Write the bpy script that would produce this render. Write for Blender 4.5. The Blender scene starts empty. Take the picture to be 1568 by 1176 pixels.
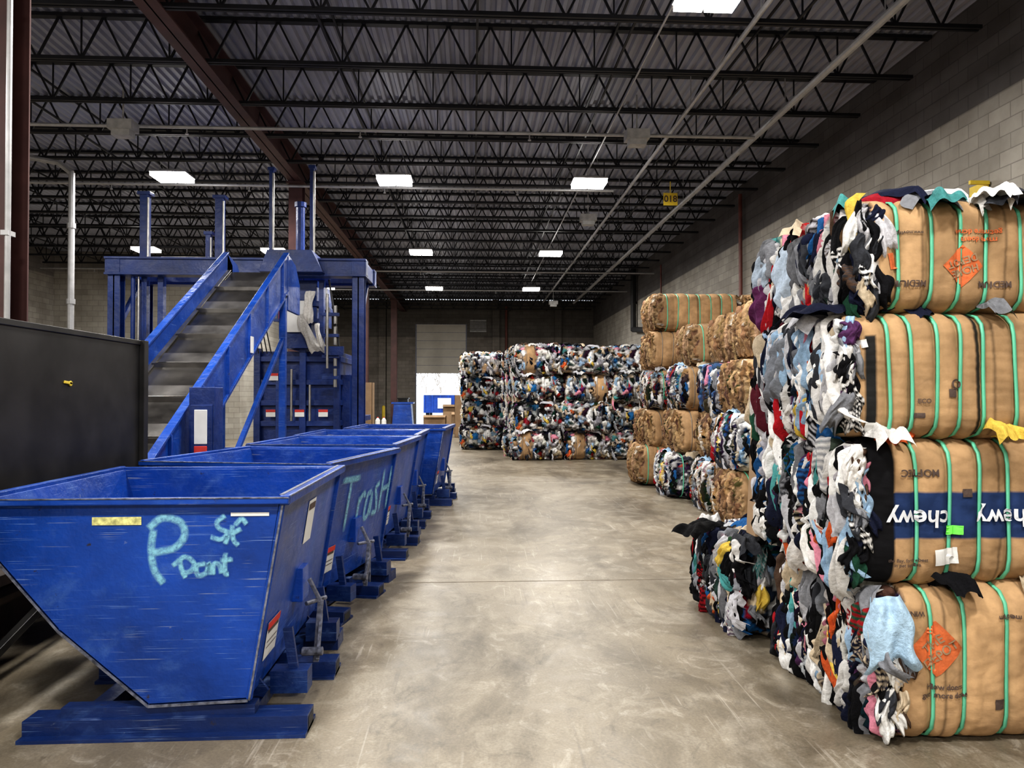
import bpy, math, random, bmesh
import numpy as np
from mathutils import Vector, Matrix
from mathutils.bvhtree import BVHTree
random.seed(7)
S = bpy.context.scene
COL = S.collection

# ------------------------------------------------------------------ materials
def newmat(name):
    m = bpy.data.materials.new(name); m.use_nodes = True
    nt = m.node_tree; b = nt.nodes['Principled BSDF']
    return m, nt, b
def N(nt, t, **kw):
    n = nt.nodes.new(t)
    for k, v in kw.items(): setattr(n, k, v)
    return n
def L(nt, a, b): nt.links.new(a, b)
def ramp(nt, fac, stops):
    r = nt.nodes.new('ShaderNodeValToRGB')
    e = r.color_ramp.elements
    while len(e) < len(stops): e.new(0.5)
    for i, (p, c) in enumerate(stops):
        e[i].position = p; e[i].color = (c[0], c[1], c[2], 1)
    L(nt, fac, r.inputs[0]); return r
def g3(x): return (x, x, x)
def noise(nt, scale, detail=4, vec=None, rough=0.55, dist=0.0):
    n = N(nt, 'ShaderNodeTexNoise'); n.inputs['Scale'].default_value = scale
    n.inputs['Detail'].default_value = detail; n.inputs['Roughness'].default_value = rough
    n.inputs['Distortion'].default_value = dist
    if vec is not None: L(nt, vec, n.inputs['Vector'])
    return n
def mix(nt, fac, a, b, mode='MIX'):
    m = N(nt, 'ShaderNodeMix', data_type='RGBA', blend_type=mode)
    for s, v in ((0, fac), (6, a), (7, b)):
        if hasattr(v, 'is_linked'): L(nt, v, m.inputs[s])
        elif s == 0: m.inputs[0].default_value = v
        else: m.inputs[s].default_value = (v[0], v[1], v[2], 1)
    return m.outputs[2]
def mul(nt, a, b, clamp=False):
    m = N(nt, 'ShaderNodeMath', operation='MULTIPLY'); m.use_clamp = clamp
    for i, v in enumerate((a, b)):
        if hasattr(v, 'is_linked'): L(nt, v, m.inputs[i])
        else: m.inputs[i].default_value = v
    return m.outputs[0]
def bump(nt, b, h, strength=0.3, dist=0.02):
    bp = N(nt, 'ShaderNodeBump'); bp.inputs['Strength'].default_value = strength
    bp.inputs['Distance'].default_value = dist
    L(nt, h, bp.inputs['Height']); L(nt, bp.outputs[0], b.inputs['Normal'])
def coords(nt, kind='Object', scale=(1, 1, 1), rot=(0, 0, 0)):
    t = N(nt, 'ShaderNodeTexCoord'); mp = N(nt, 'ShaderNodeMapping')
    mp.inputs['Scale'].default_value = scale; mp.inputs['Rotation'].default_value = rot
    L(nt, t.outputs[kind], mp.inputs[0]); return mp.outputs[0]
def rmask(nt, n, lo, hi): return ramp(nt, n.outputs[0], [(lo, g3(0)), (hi, g3(1))]).outputs[0]

def simple(name, col, rough=0.6, metal=0.0, var=0.25, nscale=6, bmp=0.0):
    m, nt, b = newmat(name)
    v = coords(nt)
    n = noise(nt, nscale, 5, v)
    c1 = tuple(c * (1 - var) for c in col); c2 = tuple(min(1, c * (1 + var)) for c in col)
    r = ramp(nt, n.outputs[0], [(0.3, c1), (0.7, c2)])
    L(nt, r.outputs[0], b.inputs['Base Color'])
    b.inputs['Roughness'].default_value = rough; b.inputs['Metallic'].default_value = metal
    if bmp: bump(nt, b, n.outputs[0], bmp)
    return m

def blue_paint(name, base, wear=0.5):
    m, nt, b = newmat(name)
    v = coords(nt)
    big = noise(nt, 1.6, 6, v, .6)
    c = ramp(nt, big.outputs[0], [(0.32, tuple(x * .6 for x in base)), (0.52, base), (0.72, tuple(min(1, x * 1.3) for x in base))]).outputs[0]
    sc = noise(nt, 3.0, 9, coords(nt, 'Object', (1, 1, 1.3), (.3, .5, .1)), .74, .4)
    c = mix(nt, mul(nt, rmask(nt, sc, .54, .76), wear * .6), c, (0.09, 0.19, 0.46))
    for k, (rot, s3, colr) in enumerate([((0, .5, .3), (1.2, 1.2, 160), (.22, .36, .7)), ((.2, -.9, .5), (2, 90, 120), (.30, .33, .40)), ((.1, 1.2, 0), (1.5, 30, 160), (.2, .34, .68)), ((0, -.35, .2), (1.3, 2, 200), (.28, .4, .7))]):
        s = noise(nt, 1.3, 2, coords(nt, 'Object', s3, rot), 0.4)
        msk = noise(nt, 1.9 + k, 3, coords(nt, 'Object', (1, 1, 1), (k, k, 0)))
        c = mix(nt, mul(nt, mul(nt, rmask(nt, s, .67, .71), rmask(nt, msk, .5, .62)), wear * .8), c, colr)
    ch = noise(nt, 16, 6, v, 0.7)
    c = mix(nt, mul(nt, mul(nt, rmask(nt, ch, .66, .69), rmask(nt, sc, .5, .6)), wear), c, (0.32, 0.34, 0.38))
    ru = noise(nt, 9, 9, v, 0.75)
    c = mix(nt, mul(nt, rmask(nt, ru, .63, .68), wear * 1.2, True), c, (0.03, 0.025, 0.03))
    L(nt, c, b.inputs['Base Color'])
    L(nt, ramp(nt, sc.outputs[0], [(.3, g3(.28)), (.7, g3(.5))]).outputs[0], b.inputs['Roughness'])
    bump(nt, b, big.outputs[0], 0.3, 0.1)
    return m

M = {}
M['blue'] = blue_paint('blue_paint_worn', (0.005, 0.056, 0.33), 0.85)
M['blue_d'] = blue_paint('blue_paint_machine', (0.006, 0.030, 0.17), 0.25)
M['navy'] = blue_paint('skid_dark_blue', (0.005, 0.024, 0.12), 0.6)
M['rust'] = simple('worn_rim_steel', (0.16, 0.17, 0.22), 0.5, 0.3, 0.7, 30)
M['steel'] = simple('bare_steel', (0.45, 0.44, 0.42), 0.35, 0.9, 0.3, 5)
M['belt'] = simple('conveyor_belt', (0.085, 0.08, 0.075), 0.22, 0.6, 0.6, 2.5)
M['beltlit'] = simple('belt_plate_lit', (0.24, 0.23, 0.22), 0.25, 0.7, 0.6, 3)  # paler copy of the belt, its bright reflected bands painted as colour
M['black'] = simple('black_steel_plate', (0.020, 0.019, 0.019), 0.42, 0.2, 0.6, 3)
M['rusty'] = simple('rusty_dark_steel', (0.045, 0.025, 0.018), 0.6, 0.2, 0.7, 4)
M['brown'] = simple('red_oxide_steel', (0.075, 0.032, 0.030), 0.55, 0.1, 0.25, 3)
M['joist'] = simple('joist_dark_steel', (0.013, 0.013, 0.017), 0.5, 0.3, 0.3, 4)
M['deck'] = simple('roof_deck', (0.34, 0.355, 0.43), 0.5, 0.1, 0.2, 0.7)
M['pipe'] = simple('galvanized_pipe', (0.42, 0.42, 0.43), 0.4, 0.4, 0.15, 8)
M['dpipe'] = simple('dark_pipe', (0.02, 0.02, 0.022), 0.5)
M['rpipe'] = simple('red_pipe', (0.16, 0.05, 0.04), 0.5)
M['grey'] = simple('grey_enamel', (0.42, 0.42, 0.42), 0.5)
M['white'] = simple('white_label', (0.75, 0.75, 0.74), 0.6, 0, 0.05)
M['red'] = simple('red_label', (0.6, 0.04, 0.03), 0.6)
M['yellow'] = simple('yellow_paint', (0.75, 0.55, 0.05), 0.5, 0, 0.1)
M['ylabel'] = simple('faded_yellow_label', (0.62, 0.60, 0.25), 0.5, 0, 0.5, 40)
M['cardb'] = simple('cardboard_box', (0.33, 0.22, 0.13), 0.8, 0, 0.15, 4)
M['doorp'] = simple('door_panel_beige', (0.55, 0.52, 0.46), 0.5, 0, 0.08, 2)
M['strap'] = simple('green_strap', (0.14, 0.55, 0.36), 0.4, 0, 0.1)
M['wire'] = simple('wire_tie', (0.25, 0.25, 0.25), 0.4, 0.6, 0.1)
M['orange'] = simple('orange_print', (0.62, 0.15, 0.045), 0.75, 0, 0.25, 20)
M['ink'] = simple('dark_print', (0.09, 0.06, 0.05), 0.8)
M['whitep'] = simple('white_print', (0.72, 0.75, 0.8), 0.8, 0, 0.1, 20)
M['lime'] = simple('lime_label', (0.2, 0.85, 0.12), 0.6, 0, 0.05)

m, nt, b = newmat('lamp_lens'); b.inputs['Emission Color'].default_value = (1, .97, .92, 1); b.inputs['Emission Strength'].default_value = 22
M['lens'] = m

def vcol(name, nsc, rough, bs, bd=0.01, extra=False):
    m, nt, b = newmat(name)
    a = N(nt, 'ShaderNodeVertexColor', layer_name='Col')
    v = coords(nt)
    n = noise(nt, nsc, 6, v, 0.6)
    r = ramp(nt, n.outputs[0], [(0.3, g3(.74)), (0.7, g3(1.12))])
    c = mix(nt, 1.0, a.outputs[0], r.outputs[0], 'MULTIPLY')
    h = n.outputs[0]
    if extra:
        n2 = noise(nt, 1.7, 7, coords(nt, 'Object', (1, 1, 1.6)), .6, .3)
        c = mix(nt, 1.0, c, ramp(nt, n2.outputs[0], [(.3, g3(.78)), (.5, g3(1)), (.75, g3(1.10))]).outputs[0], 'MULTIPLY')
        vo = N(nt, 'ShaderNodeTexVoronoi', feature='DISTANCE_TO_EDGE'); vo.inputs['Scale'].default_value = 4.0
        nn_ = noise(nt, 3, 4, v); mv = N(nt, 'ShaderNodeMix', data_type='VECTOR'); mv.inputs[0].default_value = .15; L(nt, v, mv.inputs[4]); L(nt, nn_.outputs['Color'], mv.inputs[5]); L(nt, mv.outputs[1], vo.inputs['Vector'])
        rv = ramp(nt, vo.outputs[0], [(0.0, g3(0)), (.035, g3(1))])
        mk = noise(nt, 2.4, 3, v)
        c = mix(nt, mul(nt, rmask(nt, mk, .5, .6), .16), c, mix(nt, 1.0, c, rv.outputs[0], 'MULTIPLY'))
        h = n2.outputs[0]
    L(nt, c, b.inputs['Base Color'])
    b.inputs['Roughness'].default_value = rough
    b.inputs['Specular IOR Level'].default_value = 0.2
    bump(nt, b, h, bs, bd)
    return m
M['cloth'] = vcol('rag_cloth', 38, 0.9, 0.7, 0.015)
M['card'] = vcol('bale_cardboard', 9, 0.75, 0.4, 0.03, True)

# spray paint
m, nt, b = newmat('spray_paint')
a = N(nt, 'ShaderNodeAttribute', attribute_name='a')
n = noise(nt, 45, 5, coords(nt), 0.7)
r = ramp(nt, n.outputs[0], [(0.35, g3(.35)), (0.6, g3(1))])
b.inputs['Base Color'].default_value = (0.30, 0.66, 0.80, 1); b.inputs['Roughness'].default_value = .6
L(nt, mul(nt, mul(nt, a.outputs['Fac'], r.outputs[0]), .85, True), b.inputs['Alpha'])
M['spray'] = m

# concrete floor
m, nt, b = newmat('concrete_floor')
v = coords(nt)
n1 = noise(nt, 0.45, 8, v, 0.62, 0.4); n2 = noise(nt, 2.2, 10, v, 0.75, 0.9); n3 = noise(nt, 70, 4, v, 0.6)
c = ramp(nt, n1.outputs[0], [(0.30, (0.135, 0.112, 0.080)), (0.5, (0.22, 0.185, 0.134)), (0.72, (0.305, 0.262, 0.198))]).outputs[0]
c = mix(nt, mul(nt, rmask(nt, n2, .50, .62), .45), c, (0.41, 0.37, 0.30))
n5 = noise(nt, 4, 9, coords(nt, 'Object', (1, .7, 1), (0, 0, .3)), .75, 1.4)
c = mix(nt, mul(nt, rmask(nt, n5, .55, .66), .45), c, (0.48, 0.44, 0.37))
c = mix(nt, mul(nt, ramp(nt, n5.outputs[0], [(0.32, g3(1)), (0.45, g3(0))]).outputs[0], .6), c, (0.085, 0.070, 0.052))
n4 = noise(nt, .9, 8, coords(nt, 'Object', (1.2, .5, 1), (0, 0, .5)), 0.7, 0.7)
c = mix(nt, 1.0, c, ramp(nt, n4.outputs[0], [(0.34, (0.48, 0.46, 0.43)), (0.52, g3(1))]).outputs[0], 'MULTIPLY')
c = mix(nt, 1.0, c, ramp(nt, n3.outputs[0], [(0.3, g3(.78)), (0.7, g3(1.1))]).outputs[0], 'MULTIPLY')
for rt, sc3, dk in ((.35, (26, .6, 1), 1), (1.2, (30, 1.0, 1), 0), (-.9, (30, .9, 1), 0), (2.2, (24, .6, 1), 1)):
    s = noise(nt, 1, 3, coords(nt, 'Object', sc3, (0, 0, rt)), .5, .15); mk = noise(nt, .9, 4, coords(nt, 'Object', (1, 1, 1), (0, 0, rt * 3)))
    c = mix(nt, mul(nt, mul(nt, rmask(nt, s, .64, .69), rmask(nt, mk, .52, .6)), .35), c, (.10, .085, .07) if dk else (.5, .46, .4))
L(nt, c, b.inputs['Base Color'])
L(nt, ramp(nt, n2.outputs[0], [(0.3, g3(.32)), (0.7, g3(.55))]).outputs[0], b.inputs['Roughness'])
bump(nt, b, n2.outputs[0], 0.12, 0.01)
M['floor'] = m

def blockwall(name, axis, lo, hi, split, softness=0.05):
    m, nt, b = newmat(name)
    t = N(nt, 'ShaderNodeTexCoord'); sx = N(nt, 'ShaderNodeSeparateXYZ'); L(nt, t.outputs['Object'], sx.inputs[0])
    cx = N(nt, 'ShaderNodeCombineXYZ'); L(nt, sx.outputs[axis], cx.inputs[0]); L(nt, sx.outputs[2], cx.inputs[1])
    br = N(nt, 'ShaderNodeTexBrick'); L(nt, cx.outputs[0], br.inputs['Vector'])
    br.inputs['Scale'].default_value = 1; br.inputs['Brick Width'].default_value = 0.41; br.inputs['Row Height'].default_value = 0.205
    br.inputs['Mortar Size'].default_value = 0.008; br.inputs['Bias'].default_value = 0
    br.inputs['Color1'].default_value = (.84, .84, .84, 1); br.inputs['Color2'].default_value = (1.06, 1.06, 1.06, 1)
    br.inputs['Mortar'].default_value = (.65, .65, .65, 1)
    n = noise(nt, 1.1, 6, t.outputs['Object'], 0.6)
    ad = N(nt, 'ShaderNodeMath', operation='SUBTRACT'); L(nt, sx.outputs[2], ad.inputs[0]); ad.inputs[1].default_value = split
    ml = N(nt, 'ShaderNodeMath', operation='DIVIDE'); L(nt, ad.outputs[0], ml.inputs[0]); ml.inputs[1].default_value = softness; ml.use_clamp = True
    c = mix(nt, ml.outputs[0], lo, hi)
    r = ramp(nt, n.outputs[0], [(0.3, (.70, .68, .65)), (0.7, (1.1, 1.1, 1.1))])
    c = mix(nt, 1.0, c, r.outputs[0], 'MULTIPLY'); c = mix(nt, 1.0, c, br.outputs[0], 'MULTIPLY')
    L(nt, c, b.inputs['Base Color']); b.inputs['Roughness'].default_value = .85
    bump(nt, b, br.outputs[0], .5, .02)
    return m
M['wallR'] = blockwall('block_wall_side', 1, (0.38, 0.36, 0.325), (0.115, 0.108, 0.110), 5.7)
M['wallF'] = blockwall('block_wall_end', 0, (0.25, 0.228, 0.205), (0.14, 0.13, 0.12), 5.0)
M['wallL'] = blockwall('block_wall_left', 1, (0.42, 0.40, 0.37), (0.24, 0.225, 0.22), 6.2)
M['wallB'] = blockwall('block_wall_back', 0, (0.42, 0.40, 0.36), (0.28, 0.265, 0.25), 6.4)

# ------------------------------------------------------------------ mesh builder
class MB:
    def __init__(s): s.v = []; s.f = []; s.m = []
    def add(s, vs, fs, mi=0):
        o = len(s.v); s.v += [tuple(x) for x in vs]; s.f += [tuple(i + o for i in f) for f in fs]; s.m += [mi] * len(fs)
    def box(s, lo, hi, mi=0, rot=None, piv=None):
        x0, y0, z0 = lo; x1, y1, z1 = hi
        vs = [Vector(p) for p in ((x0, y0, z0), (x1, y0, z0), (x1, y1, z0), (x0, y1, z0), (x0, y0, z1), (x1, y0, z1), (x1, y1, z1), (x0, y1, z1))]
        if rot is not None:
            pv = Vector(piv) if piv else (Vector(lo) + Vector(hi)) / 2
            vs = [rot @ (p - pv) + pv for p in vs]
        s.add(vs, [(0, 3, 2, 1), (4, 5, 6, 7), (0, 1, 5, 4), (1, 2, 6, 5), (2, 3, 7, 6), (3, 0, 4, 7)], mi)
    def beam(s, p0, p1, w, h, mi=0):
        p0 = Vector(p0); p1 = Vector(p1); d = (p1 - p0).normalized()
        up = Vector((0, 0, 1)) if abs(d.z) < .95 else Vector((0, 1, 0))
        a = d.cross(up).normalized(); c = a.cross(d).normalized()
        vs = []
        for p in (p0, p1):
            for sa, sc in ((-1, -1), (1, -1), (1, 1), (-1, 1)): vs.append(p + a * sa * w / 2 + c * sc * h / 2)
        s.add(vs, [(3, 2, 1, 0), (4, 5, 6, 7), (0, 1, 5, 4), (1, 2, 6, 5), (2, 3, 7, 6), (3, 0, 4, 7)], mi)
    def cyl(s, p0, p1, r, mi=0, n=10, r1=None):
        p0 = Vector(p0); p1 = Vector(p1); d = (p1 - p0).normalized()
        up = Vector((0, 0, 1)) if abs(d.z) < .95 else Vector((0, 1, 0))
        a = d.cross(up).normalized(); c = a.cross(d)
        r1 = r if r1 is None else r1; vs = []
        for p, q in ((p0, r), (p1, r1)):
            for i in range(n):
                t = 2 * math.pi * i / n; vs.append(p + a * math.cos(t) * q + c * math.sin(t) * q)
        fs = [(i, (i + 1) % n, n + (i + 1) % n, n + i) for i in range(n)]
        fs += [tuple(range(n - 1, -1, -1)), tuple(range(n, 2 * n))]
        s.add(vs, fs, mi)
    def prism(s, poly, a, bb, axis, mi=0):
        n = len(poly); vs = []
        for q in (a, bb):
            for p in poly: vs.append((q, p[0], p[1]) if axis == 0 else (p[0], q, p[1]))
        fs = [(i, (i + 1) % n, n + (i + 1) % n, n + i) for i in range(n)] + [tuple(range(n - 1, -1, -1)), tuple(range(n, 2 * n))]
        s.add(vs, fs, mi)
    def mesh(s, name, mats):
        me = bpy.data.meshes.new(name); me.from_pydata(s.v, [], s.f)
        for k in mats: me.materials.append(M[k])
        me.polygons.foreach_set('material_index', s.m); me.update()
        return me
    def obj(s, name, mats, parent=None, loc=None, bevel=0):
        me = s.mesh(name, mats); return place(me, name, loc, parent, bevel)
def fixn(me):
    bm = bmesh.new(); bm.from_mesh(me); bmesh.ops.recalc_face_normals(bm, faces=bm.faces); bm.to_mesh(me); bm.free()
def place(me, name, loc=None, parent=None, bevel=0, rot=None):
    o = bpy.data.objects.new(name, me); COL.objects.link(o)
    if loc: o.location = loc
    if rot: o.rotation_euler = rot
    if parent: o.parent = parent
    if bevel:
        md = o.modifiers.new('b', 'BEVEL'); md.width = bevel; md.segments = 2; md.limit_method = 'ANGLE'
    return o

# ------------------------------------------------------------------ room shell
H = 7.2; XR = 7.0; XL = -16.0; YF = 42.7; YB = -9.0
mb = MB(); mb.box((XL - .3, YB - .3, -.3), (XR + .3, YF + .3, 0)); mb.obj('floor', ['floor'])
mb = MB()
for y in (-1.0, 6.75, 14.5, 22.2, 30): mb.box((XL, y - .006, 0), (XR, y + .006, .002))
mb.box((-4.105, YB, 0), (-4.095, YF, .002))
M['joint'] = simple('floor_joint', (.17, .14, .105), .8, 0, .4, 9)
mb.obj('trim_1', ['joint'])
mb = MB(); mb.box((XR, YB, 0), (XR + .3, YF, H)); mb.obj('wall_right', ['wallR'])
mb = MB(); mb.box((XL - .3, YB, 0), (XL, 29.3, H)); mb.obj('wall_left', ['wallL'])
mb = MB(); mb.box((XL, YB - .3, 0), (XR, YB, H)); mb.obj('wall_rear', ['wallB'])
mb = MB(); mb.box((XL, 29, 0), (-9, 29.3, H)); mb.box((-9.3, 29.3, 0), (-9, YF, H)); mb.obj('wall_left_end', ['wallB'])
DX0, DX1, DZ = -3.33, -0.38, 2.95; DT = 5.8
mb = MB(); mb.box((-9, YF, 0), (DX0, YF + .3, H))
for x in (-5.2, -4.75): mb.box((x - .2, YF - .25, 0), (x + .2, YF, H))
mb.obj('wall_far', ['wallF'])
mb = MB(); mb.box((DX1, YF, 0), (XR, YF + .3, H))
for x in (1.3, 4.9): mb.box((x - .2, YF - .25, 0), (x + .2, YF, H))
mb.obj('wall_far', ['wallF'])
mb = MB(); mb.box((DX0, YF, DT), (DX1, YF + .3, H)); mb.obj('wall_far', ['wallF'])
mb = MB(); z = DZ
while z < DT - .05:
    mb.box((DX0 + .02, YF + .05, z), (DX1 - .02, YF + .10, min(z + .475, DT)))
    for q in (.08, .2, .32): mb.box((DX0 + .02, YF + .03, z + q - .02), (DX1 - .02, YF + .05, z + q + .02))
    mb.box((DX0 + .02, YF + .045, z + .455), (DX1 - .02, YF + .052, z + .475), 1)
    z += .475
for x in (DX0 + .0, DX1 - .06): mb.box((x, YF + .0, 0), (x + .06, YF + .04, DT), 1)
mb.obj('door_1', ['doorp', 'rust'])
mb = MB(); mb.box((XR - .04, 36.5, 0), (XR - .002, 37.6, 2.3)); mb.box((XR - .06, 36.6, .05), (XR - .03, 37.5, 2.2), 1); mb.box((XR-.1,36.65,1.0),(XR-.04,36.8,1.05),0); mb.obj('door_2', ['dpipe', 'brown'])
mb = MB()
mb.box((-.2, YF - .05, 5.35), (.75, YF, 5.4)); mb.box((-.2, YF - .05, 6.0), (.75, YF, 6.05))
for i in range(9): mb.box((-.2, YF - .08, 5.4 + i * .07), (.75, YF - .03, 5.43 + i * .07))
mb.obj('wall_louver_vent', ['grey'])

# corrugated roof deck
vs = []; x = XL - .1; prof = []
while x < XR + .1:
    prof += [(x, 0), (x + .055, 0), (x + .08, .05), (x + .13, .05), (x + .155, 0)]; x += .155
n = len(prof)
for y in (YB - .2, YF + .2):
    for p in prof: vs.append((p[0], y, H + p[1]))
fs = [(i, i + 1, n + i + 1, n + i) for i in range(n - 1)]
mb = MB(); mb.add(vs, fs, 0); mb.box((XL - .3, YB - .3, H + .08), (XR + .3, YF + .3, H + .2)); mb.obj('ceiling', ['deck'])

def joist_mesh(x0):
    mb = MB(); zt = H - .04; zb = H - .66; x1 = XR - .03
    mb.box((x0, -.055, zt - .025), (x1, .055, zt + .025))
    for dy in (-.035, .035): mb.box((x0 + .3, dy - .02, zb - .025), (x1 - .3, dy + .02, zb + .025))
    x = x0 + .1; p = .62; i = 0
    while x + p < x1:
        mb.beam((x, 0, zt), (x + p / 2, 0, zb), .028, .028); mb.beam((x + p / 2, 0, zb), (x + p, 0, zt), .028, .028)
        if i % 2 == 0: mb.beam((x + p / 2, 0, zb), (x + p / 2, 0, zt), .02, .02)
        x += p; i += 1
    return mb.mesh('roof_joist', ['joist'])
jm = joist_mesh(XL + .03); jm2 = joist_mesh(-8.95)
y = -7.5
while y < YF - .5:
    place(jm if y < 28.9 else jm2, 'roof_joist', (0, y, 0)); y += 1.53
mb = MB()
for x in (-13.5, -10.5, -7.3, -2.0, .05, 2.1, 4.2):
    ye = 28.9 if x < -9 else YF - .3
    mb.beam((x, YB + .05, H - .64), (x, ye, H - .64), .03, .03)
    mb.beam((x, YB + .05, H - .12), (x, ye, H - .12), .03, .03)
mb.obj('joist_bridging', ['joist'])
mb = MB(); gx = -4.0; z0 = 6.5
mb.box((gx - .15, YB, z0), (gx + .15, YF, z0 + .025)); mb.box((gx - .15, YB, z0 + .5), (gx + .15, YF, z0 + .525)); mb.box((gx - .01, YB, z0), (gx + .01, YF, z0 + .5))
mb.obj('roof_girder', ['brown'])
mb = MB()
mb.box((-.15, -.14, 0), (.15, -.12, 6.5)); mb.box((-.15, .12, 0), (.15, .14, 6.5)); mb.box((-.01, -.12, 0), (.01, .12, 6.5)); mb.box((-.22, -.2, 0), (.22, .2, .02)); mb.box((-.2, -.18, 6.46), (.2, .18, 6.5))
cm = mb.mesh('steel_column', ['brown'])
for y in (-4, 6.45, 16.9, 27.3, 37.5): place(cm, 'steel_column', (gx, y, 0))
mb = MB(); mb.cyl((-3.79, 6.2, .0), (-3.79, 6.2, 6.6), .022)
for z in (1, 3, 5): mb.box((-3.83, 6.17, z), (-3.77, 6.27, z + .04))
mb.obj('column_conduit', ['pipe'])
mb = MB()
mb.cyl((XL + .05, 13.1, 6.38), (5.1, 13.1, 6.38), .03); mb.cyl((XL + .05, 16.7, 6.38), (3.2, 16.7, 6.38), .03)
mb.cyl((XL + .05, 28.0, 6.38), (XR - .05, 28.0, 6.38), .03); mb.cyl((-8.9, 33, 6.38), (XR - .05, 33, 6.38), .03)
for y in (13.1, 16.7, 28.0, 33):
    x = -14 if y < 30 else -8
    while x < 3: mb.cyl((x, y, 6.26), (x, y, 6.38), .012); mb.cyl((x, y, 6.25), (x, y, 6.27), .03); x += 3
mb.obj('sprinkler_pipe', ['pipe'])
mb = MB(); mb.cyl((5.2, YB + .1, 6.48), (5.2, 38, 6.48), .06); mb.cyl((3.6, YB + .1, 6.5), (3.6, 38, 6.5), .035); mb.cyl((2.45, 8.3, 6.5), (2.45, 31.2, 6.5), .015)
for y in range(-6, 38, 3): mb.cyl((5.2, y, 6.48), (5.2, y, 7.1), .01); mb.cyl((3.6, y, 6.5), (3.6, y, 7.1), .008)
mb.obj('sprinkler_main_pipe', ['pipe'])
mb = MB(); mb.cyl((-7.95, 15, 0), (-7.95, 15, 6.1), .06); mb.cyl((-7.95, 15, 6.1), (-8.2, 15, 6.3), .06); mb.cyl((-8.2, 15, 6.3), (-8.9, 15, 6.42), .05)
for z in (2, 3.5, 5): mb.cyl((-7.95, 15, z), (-7.95, 15, z + .1), .08)
mb.obj('riser_pipe', ['pipe'])
mb = MB(); mb.cyl((6.83, 31.2, 7.1), (6.83, 31.2, 4.45), .12); mb.cyl((6.83, 31.2, 4.5), (6.8, 28.6, 4.25), .12); mb.cyl((6.83, 31.2, 5.6), (6.83, 31.2, 5.7), .15); mb.obj('roof_drain_pipe', ['dpipe'])
mb = MB(); mb.cyl((6.9, 18.7, 0), (6.9, 18.7, 6.9), .05); mb.cyl((1.9, YF - .12, 3.0), (1.9, YF - .12, 6.9), .07); mb.cyl((6.9, 26.8, 0), (6.9, 26.8, 6.5), .03); mb.obj('standpipe', ['rpipe'])
mb = MB(); mb.box((-.2, -.15, 0), (.2, .15, .16)); mb.box((-.15, -.11, -.1), (.15, .11, 0)); mb.cyl((0, 0, .16), (0, 0, .8), .015)
bm_ = mb.mesh('ceiling_speaker_box', ['grey'])
for p in ((2.85, 12.7, 6.15), (2.9, 18.5, 6.1), (3.7, 34, 5.9), (-5.9, 12.7, 6.15)): place(bm_, 'ceiling_speaker_box', p)
def flat_text(txt, size, mat, name, parent, mw):
    cu = bpy.data.curves.new(name, 'FONT'); cu.body = txt; cu.size = size; cu.align_x = 'CENTER'; cu.align_y = 'CENTER'; cu.offset = size * .02
    o = bpy.data.objects.new(name, cu); COL.objects.link(o); cu.materials.append(M[mat]); o.matrix_world = mw
    if parent: o.parent = parent
    return o
RX = Matrix.Rotation(math.pi / 2, 4, 'X')
x, y, z = 4.42, 16.3, 6.1
mb = MB(); mb.box((x - .16, y, z - .14), (x + .16, y + .01, z + .14)); mb.cyl((x, y + .02, z + .1), (x, y + .02, z + .4), .01)
s_ = mb.obj('bay_number_sign', ['yellow']); flat_text('018', .2, 'ink', 'number', s_, Matrix.Translation((x, y - .006, z)) @ RX)
mb = MB(); mb.box((XR - .06, 9.6, 4.36), (XR - .03, 9.95, 4.6)); mb.box((XR - .3, 9.58, 4.55), (XR - .03, 9.62, 4.6)); mb.obj('wall_sign', ['yellow'])

# ------------------------------------------------------------------ high-bay lights
mb = MB()
mb.box((-.36, -.28, .03), (.36, .28, .06)); mb.box((-.2, -.09, .06), (.2, .09, .14))
for x in (-.18, .18): mb.box((x - .165, -.27, -.05), (x + .165, .27, .03), 1)
for x in (-.3, .3): mb.cyl((x, 0, .06), (x * .3, 0, .8), .006, 0, 5)
lm = mb.mesh('highbay_light', ['grey', 'lens'])
for y in (-5.5, 0.5, 7.5, 15.5, 23.3, 31.2):
    for x in (-10.1, -6.2, -1.65, 2.45):
        if x == -10.1 and y > 27: continue
        if (x == -10.1 and y > 10 and y < 20): continue
        yy, x2 = (8.12, 2.66) if (y == 7.5 and x > 0) else (y, x)
        o = place(lm, 'highbay_light', (x2, yy, 6.2))
        ld = bpy.data.lights.new('lamp', 'AREA'); ld.shape = 'RECTANGLE'; ld.size = .66; ld.size_y = .5
        ld.energy = 210; ld.color = (1, .965, .91)
        lo = bpy.data.objects.new('lamp', ld); COL.objects.link(lo); lo.parent = o; lo.location = (0, 0, -.06)

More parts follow.
